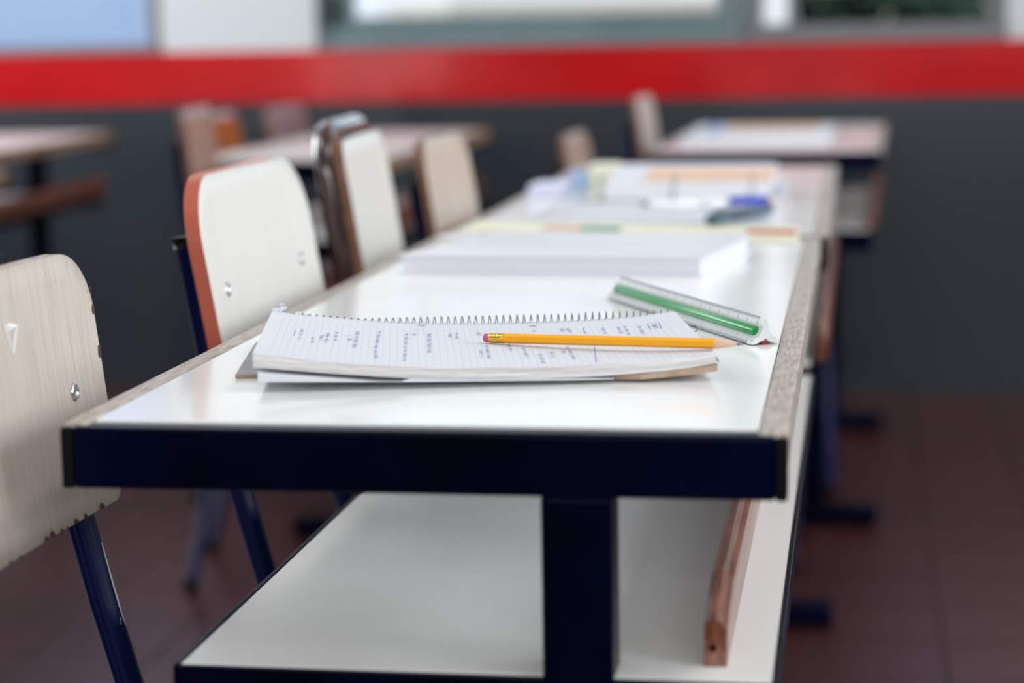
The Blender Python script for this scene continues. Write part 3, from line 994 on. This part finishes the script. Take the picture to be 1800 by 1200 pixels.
sc.build('torn_scrap', PAPER, nb)

# ------------------------------------------------------------------ pencil
E0, T0 = Vector((0.2226, 0.2666, 0.7568)), Vector((0.4136, 0.1965, 0.7640))
ax = (T0 - E0)
PL = ax.length
ax.normalize()
pc = thing('pencil', 'yellow hexagonal pencil with a pink eraser lying across the spiral notebook', 'pencil', E0)
fl = PL - 0.0195
MB().lathe([(0.00365, 0.0155), (0.00365, fl)], (0, 0, 0), ax, 6).build('barrel', YEL, pc)
MB().lathe([(0.0030, 0), (0.0032, 0.0006), (0.0033, 0.0055)], (0, 0, 0), ax, 24).build('eraser', PINK, pc)
fp = [(0.0035, 0.0045)]
for k in range(12):
    t_ = 0.0048 + k * 0.00098
    fp.append((0.0038 if k % 2 else 0.00355, t_))
fp.append((0.0037, 0.0168))
MB().lathe(fp, (0, 0, 0), ax, 28).build('ferrule', BRASS, pc)
cb = MB()
n = 36
ref = Vector((0, 0, 1))
nx = (ref - ax * ref.dot(ax)).normalized()
ny = ax.cross(nx)
rings = []
for q in range(9):
    ring = []
    for k in range(n):
        a = 2 * math.pi * k / n
        if q == 0:
            hexr = 0.00365 * math.cos(math.pi / 6) / math.cos((a % (math.pi / 3)) - math.pi / 6)
            sc_ = 0.0016 * (0.5 - 0.5 * math.cos(6 * a))
            r_, t_ = hexr * 1.004, fl - 0.0006 - sc_ + 0.0008
        else:
            r_, t_ = 0.00352 + (0.00085 - 0.00352) * q / 8, fl + 0.0012 + (PL - 0.0045 - fl - 0.0012) * q / 8
        ring.append(cb.bm.verts.new(ax * t_ + (nx * math.cos(a) + ny * math.sin(a)) * r_))
    rings.append(ring)
for A, B in zip(rings, rings[1:]):
    for k in range(n):
        q = cb.bm.faces.new((A[k], A[(k + 1) % n], B[(k + 1) % n], B[k]))
        q.smooth = True
cb.bm.faces.new(rings[-1])
cb.build('sharpened_cone', RAWWOOD, pc)
MB().lathe([(0.00085, PL - 0.0046), (0.0003, PL)], (0, 0, 0), ax, 14).build('lead', LEAD, pc)

# ------------------------------------------------------------------ triangular scale ruler
RA = Vector((0.4117, 0.3474, 0.74))
rd = Vector((-0.4636, 0.886, 0))
rd.normalize()
rl = thing('scale_ruler', 'white triangular scale ruler with a green groove, behind the notebook', 'ruler', RA, math.atan2(rd.y, rd.x) - math.pi / 2)
# local frame: +Y along the ruler away from the camera, +X across, +Z up
RL, RS, RH = 0.308, 0.0240, 0.0208
A2, B2, T2 = Vector((0.0, 0.0010)), Vector((RS, 0.0010)), Vector((RS / 2, RH))


def face_profile(P, Q, depth):
    """points from P to Q with a rounded groove in the middle; returns (pts, kinds)"""
    d = (Q - P)
    L = d.length
    d = d / L
    nrm = Vector((d.y, -d.x))
    if nrm.dot((P + Q) / 2 - Vector((RS / 2, RH / 3))) < 0:
        nrm = -nrm
    out = []
    for s_, e, kd in ((0.0, 0, 'bev'), (0.10, 0, 'flat'), (0.26, -0.35, 'flat'), (0.345, -0.80, 'g')):
        out.append((P + d * L * s_ + nrm * depth * e, kd))
    out.append((P + d * L * 0.5 + nrm * depth * -0.95, 'g'))
    for s_, e, kd in ((0.655, -0.80, 'flat'), (0.74, -0.35, 'flat'), (0.90, 0, 'bev')):
        out.append((P + d * L * s_ + nrm * depth * e, kd))
    return out


tipr = 0.001
mat_i = {'bev': 1, 'flat': 0}
prof = []
for P, Q, gm in ((A2, T2, 2), (T2, B2, 3), (B2, A2, 3)):
    for p, kd in face_profile(P, Q, 0.0028):
        prof.append((p, gm if kd == 'g' else mat_i[kd]))
b = MB()
ys = [0.0, 0.0085, RL - 0.0085, RL]
R_ = []
for yy in ys:
    R_.append([b.bm.verts.new((p.x, yy, p.y)) for p, _ in prof])
n = len(prof)
for si in range(3):
    for k in range(n):
        mi = prof[k][1] if prof[k][1] < 2 else 0
        if si != 1 and mi == 1:
            mi = 0
        q = b.bm.faces.new((R_[si][k], R_[si + 1][k], R_[si + 1][(k + 1) % n], R_[si][(k + 1) % n]))
        q.material_index = mi
        q.smooth = prof[k][1] >= 2
b.bm.faces.new(R_[0])
b.bm.faces.new(list(reversed(R_[-1])))
b.build('body', [RULW, RULG], rl, recalc=True)
for P, Q, mm, nm, y0, y1 in ((A2, T2, GREEN, 'green_groove', 0.0060, RL - 0.006), (T2, B2, REDG, 'red_groove', 0.0085, RL - 0.006), (B2, A2, REDG, 'red_groove', 0.0, RL)):
    d_ = (Q - P).normalized()
    nr = Vector((d_.y, -d_.x))
    if nr.dot((P + Q) / 2 - Vector((RS / 2, RH / 3))) < 0:
        nr = -nr
    cc = (P + Q) / 2 - nr * 0.0027
    rr_ = (Q - P).length * 0.165
    ins = MB()
    pts = [(cc.x, y, cc.y) for y in (y0, y0 + 0.0006, y0 + 0.0018, y0 + 0.0034, y1 - 0.0034, y1 - 0.0018, y1 - 0.0006, y1)]
    ins.tube(pts, [rr_ * k for k in (0.35, 0.62, 0.87, 1, 1, 0.87, 0.62, 0.35)], 24)
    ins.build(nm, mm, rl)
# rounded end of the groove
fd = (T2 - A2).normalized()
fn_ = Vector((-fd.y, fd.x))
tk = MB()
FL = (T2 - A2).length


def rp(s_, y, lift=0.00012):
    """s_: 0..1 from the lower edge to the ridge on the green face"""
    dep = float(np.interp(s_, [0, 0.10, 0.26, 0.345, 0.655, 0.74, 0.90, 1.0], [0, 0, -0.35, -0.8, -0.8, -0.35, 0, 0])) * 0.0028
    p = A2 + fd * FL * s_ + fn_ * (dep + lift)
    return (p.x, y, p.y)


def rquad(s0, s1, y, wd):
    n = 3
    for k in range(n):
        a, c = s0 + (s1 - s0) * k / n, s0 + (s1 - s0) * (k + 1) / n
        tk.poly([rp(a, y - wd / 2), rp(a, y + wd / 2), rp(c, y + wd / 2), rp(c, y - wd / 2)])


step = 0.0178
for i in range(17):
    y = 0.0105 + i * step
    if y > RL - 0.012:
        break
    rquad(0.81, 0.895, y, 0.00022)
    for k in range(1, 5):
        if y + step * k / 5 < RL - 0.012:
            rquad(0.86, 0.895, y + step * k / 5, 0.00014)
    V, Fc = text_mesh(str(30 - i), 0.0024)
    vs = [tk.bm.verts.new(rp(0.742 + (yv) / FL, y + 0.0009 - xv)) for xv, yv, _ in V]
    for q in Fc:
        tk.bm.faces.new([vs[j] for j in q])
for i in range(30):
    y = 0.0125 + i * 0.0096
    if y > RL - 0.014:
        break
    rquad(0.11, 0.19, y, 0.00018)
    V, Fc = text_mesh(str(i), 0.0024)
    vs = [tk.bm.verts.new(rp(0.27 - yv / FL, y - 0.0006 + xv)) for xv, yv, _ in V]
    for q in Fc:
        tk.bm.faces.new([vs[j] for j in q])
V, Fc = text_mesh('1:100', 0.0016)
vs = [tk.bm.verts.new(rp(0.275 - yv / FL, 0.0062 + xv)) for xv, yv, _ in V]
for q in Fc:
    tk.bm.faces.new([vs[j] for j in q])
tk.build('scale_marks', TICK, rl)

# ------------------------------------------------------------------ white book on the front desk
bk = thing('book', 'thick white paperback lying flat behind the ruler on the front desk', 'book', (0.041, 0.80, 0.74), math.radians(-3.5))


def quad_prism(pts, z0, z1):
    b = MB()
    b.prism(pts, 'z', z0, z1)
    return b


q0 = [(0.004, 0.005), (0.301, 0.005), (0.320, 0.236), (0.042, 0.240)]
quad_prism(q0, 0.001, 0.0185).build('page_block', [mat('book_pages', (0.66, 0.66, 0.725), 0.8)], bk)
COV = mat('white_cover', (0.68, 0.68, 0.70), 0.35, col2=(0.64, 0.66, 0.69), nscale=7)
q1 = [(0, 0), (0.306, 0), (0.326, 0.239), (0.040, 0.243)]
c = quad_prism(q1, 0.0185, 0.0198)
c.build('cover', [COV], bk)
quad_prism(q1, 0.0, 0.001).build('back_cover', [COV], bk)
MB().prism([(-0.012, 0.185), (0.03, 0.155), (0.034, 0.22), (0.0, 0.238)], 'z', 0.0198, 0.0204).build('loose_sheet', PAPER, bk)

# ------------------------------------------------------------------ pale yellow folder across the joint of the two desks
fo = thing('folder', 'pale yellow folder with red and teal stripes lying across the joint between the desks', 'folder', (0.018, 1.262, 0.7405), math.radians(-16))
FOR_ = math.radians(-16)


def fl_(x, y, z=0.0):
    d = Vector((x - 0.018, y - 1.262, 0))
    ca, sa = math.cos(FOR_), math.sin(FOR_)
    return Vector((d.x * ca + d.y * sa, -d.x * sa + d.y * ca, z))


fpts = [fl_(0.022, 1.23), fl_(0.427, 1.105), fl_(0.424, 1.268), fl_(0.022, 1.365)]
b = MB()
b.prism([(p.x, p.y) for p in fpts], 'z', 0.0, 0.003)
b.build('sheet', FOLDER, fo)
for (xa, xb, m_, nm) in ((0.365, 0.422, REDSTR, 'red_stripe'), (0.168, 0.215, TEAL, 'teal_stripe'), (0.120, 0.168, ROSE, 'rose_stripe')):
    y_ = lambda x: 1.252 - (x - 0.018) * 0.20
    P = [fl_(xa, y_(xa) - 0.0), fl_(xb, y_(xb) - 0.0), fl_(xb, y_(xb) + 0.045), fl_(xa, y_(xa) + 0.045)]
    MB().prism([(p.x, p.y) for p in P], 'z', 0.003, 0.0036).build(nm, m_, fo)

# ------------------------------------------------------------------ open ring binder on the second desk
bi = thing('ring_binder', 'open ring binder with white sheets on the second desk', 'binder', (0.236, 1.63, 0.7402), math.radians(-1))
MB().box(-0.150, 0.150, -0.275, -0.012, 0.0, 0.0022, 0.001).box(-0.095, 0.150, 0.012, 0.29, 0.0, 0.0022, 0.001).box(-0.150, 0.150, -0.012, 0.012, 0.0, 0.0022, 0.001).build('cover', mat('pale_lilac_card', (0.56, 0.59, 0.68), 0.5), bi)
MB().grid(lambda i, j: (-0.135 + i * 0.270, -0.255 + j * 0.245, 0.0025 + 0.006 * math.sin(j * math.pi * 0.9) * j), 4, 16, 0).build('sheet', PAPER, bi)


def arch(j):
    return 0.006 + 0.040 * (1 - math.exp(-j * 3.0)) * (1 - 0.10 * j)


MB().grid(lambda i, j: (-0.090 + i * 0.225, 0.004 + j * 0.235, arch(j)), 6, 24, 0).grid(lambda i, j: (-0.090 + i * 0.225, 0.004 + j * 0.235, arch(j) * 0.35), 6, 24, 0) \
    .grid(lambda i, j: (0.135, 0.004 + i * 0.235, arch(i) * (0.35 + 0.65 * j)), 24, 1, 0).grid(lambda i, j: (-0.090, 0.004 + i * 0.235, arch(i) * (0.35 + 0.65 * j)), 24, 1, 0) \
    .grid(lambda i, j: (-0.090 + i * 0.225, 0.239, arch(1) * (0.35 + 0.65 * j)), 6, 1, 0).build('page_stack', PAPER, bi)
MB().grid(lambda i, j: (-0.040 + i * 0.178, 0.004 + (0.25 + j * 0.40) * 0.235, arch(0.25 + j * 0.40) + 0.0006), 4, 10, 0).build('printed_block', PEACH, bi)
MB().box(-0.085, 0.145, 0.25, 0.288, 0.0024, 0.012, 0.002).build('divider', PAPER, bi)
for xx in (-0.0915, 0.0085, 0.1147):
    MB().tube([(xx, 0.017 * math.cos(a), 0.0215 + 0.017 * math.sin(a)) for a in [2 * math.pi * k / 24 for k in range(24)]], 0.0019, 10, closed=True).build('ring', CHROME, bi)
MB().box(-0.125, 0.125, -0.008, 0.008, 0.0022, 0.006, 0.002).build('ring_plate', CHROME, bi)
for nm, lb, ct, col, sz, lc in (('notepad', 'small pale lilac notepad on the second desk, left of the binder', 'notepad', (0.62, 0.64, 0.80), (0.048, 0.10, 0.018), (0.026, 1.74)),
                                ('sticky_pad', 'small pale yellow pad standing left of the binder sheets on the second desk', 'notepad', (0.76, 0.76, 0.60), (0.040, 0.08, 0.037), (0.097, 1.88)),
                                ('pencil_box', 'small pale blue box left of the yellow pad on the second desk', 'box', (0.36, 0.47, 0.66), (0.030, 0.06, 0.028), (0.064, 1.885))):
    o = tag(MB().box(0.0, sz[0], 0, sz[1], 0.0, sz[2], 0.002).build(nm, [mat(nm + '_card', col, 0.6)]), lb, ct)
    o.location = (lc[0], lc[1], 0.7402)


def pen(label, a, b_, r, body, capm, tipm, capfrac=0.3, clip=True, name='pen', rest=None):
    A, B = Vector(a), Vector(b_)
    L = (B - A).length
    t = thing(name, label, 'pen', A, 0, 'pens on the open binder')
    d = (B - A) / L
    MB().lathe([(r * 0.9, 0.0), (r, 0.002), (r, L * (1 - capfrac))], (0, 0, 0), d, 16).build('barrel', body, t)
    c_ = MB().lathe([(r * 1.12, L * (1 - capfrac)), (r * 1.15, L * (1 - capfrac * 0.5)), (r * 1.05, L - 0.002), (r * 0.6, L)], (0, 0, 0), d, 16).build('cap', capm, t)
    MB().lathe([(0.0005, -0.012), (r * 0.55, -0.003), (r * 0.8, 0.0)], (0, 0, 0), d, 12).build('tip', tipm, t)
    if clip:
        s0 = d * (L * (1 - capfrac * 0.95)) + Vector((0, -0.3, 0.95)) * r * 1.5
        MB().tube([s0, s0 + d * L * capfrac * 0.8], 0.0016, 8).build('clip', CHROME, c_)
    return t


pen('white pen with a dark tip lying on the binder sheet', (0.226, 1.462, 0.7545), (0.322, 1.468, 0.7545), 0.0052, PENW, PENW, PENDK, clip=False)
pen('blue-barrelled marker with a beige end above the dark pen', (0.326, 1.505, 0.7545), (0.386, 1.520, 0.7545), 0.0058, BLUEP, BEIGEP, PENW, 0.16, clip=False)
pen('dark teal pen with a shiny clip at the right of the binder', (0.384, 1.405, 0.7525), (0.318, 1.262, 0.7525), 0.0068, PENDK, PENDK, PENDK, 0.45)

# ------------------------------------------------------------------ open magazine on the far desk
mg = thing('magazine', 'open magazine with a peach picture on the far desk', 'magazine', (0.285, 3.42, 0.7402), -0.02)
MB().grid(lambda i, j: (-0.155 + i * 0.31, -0.28 + j * 0.28, 0.002 + 0.012 * math.sin(math.pi * min(j, 0.98))), 4, 12).grid(lambda i, j: (-0.155 + i * 0.31, j * 0.30, 0.002 + 0.014 * math.sin(math.pi * min(j, 0.98))), 4, 12).box(-0.156, 0.156, -0.28, 0.30, 0, 0.002).build('pages', PAPER, mg)
MB().grid(lambda i, j: (-0.08 + i * 0.20, 0.05 + j * 0.18, 0.003 + 0.014 * math.sin(math.pi * (0.05 + j * 0.18) / 0.30)), 4, 8).build('picture', PEACH, mg)
MB().grid(lambda i, j: (-0.125 + i * 0.03, 0.03 + j * 0.15, 0.003 + 0.014 * math.sin(math.pi * (0.03 + j * 0.15) / 0.30)), 2, 8).build('blue_print', PALEB, mg)
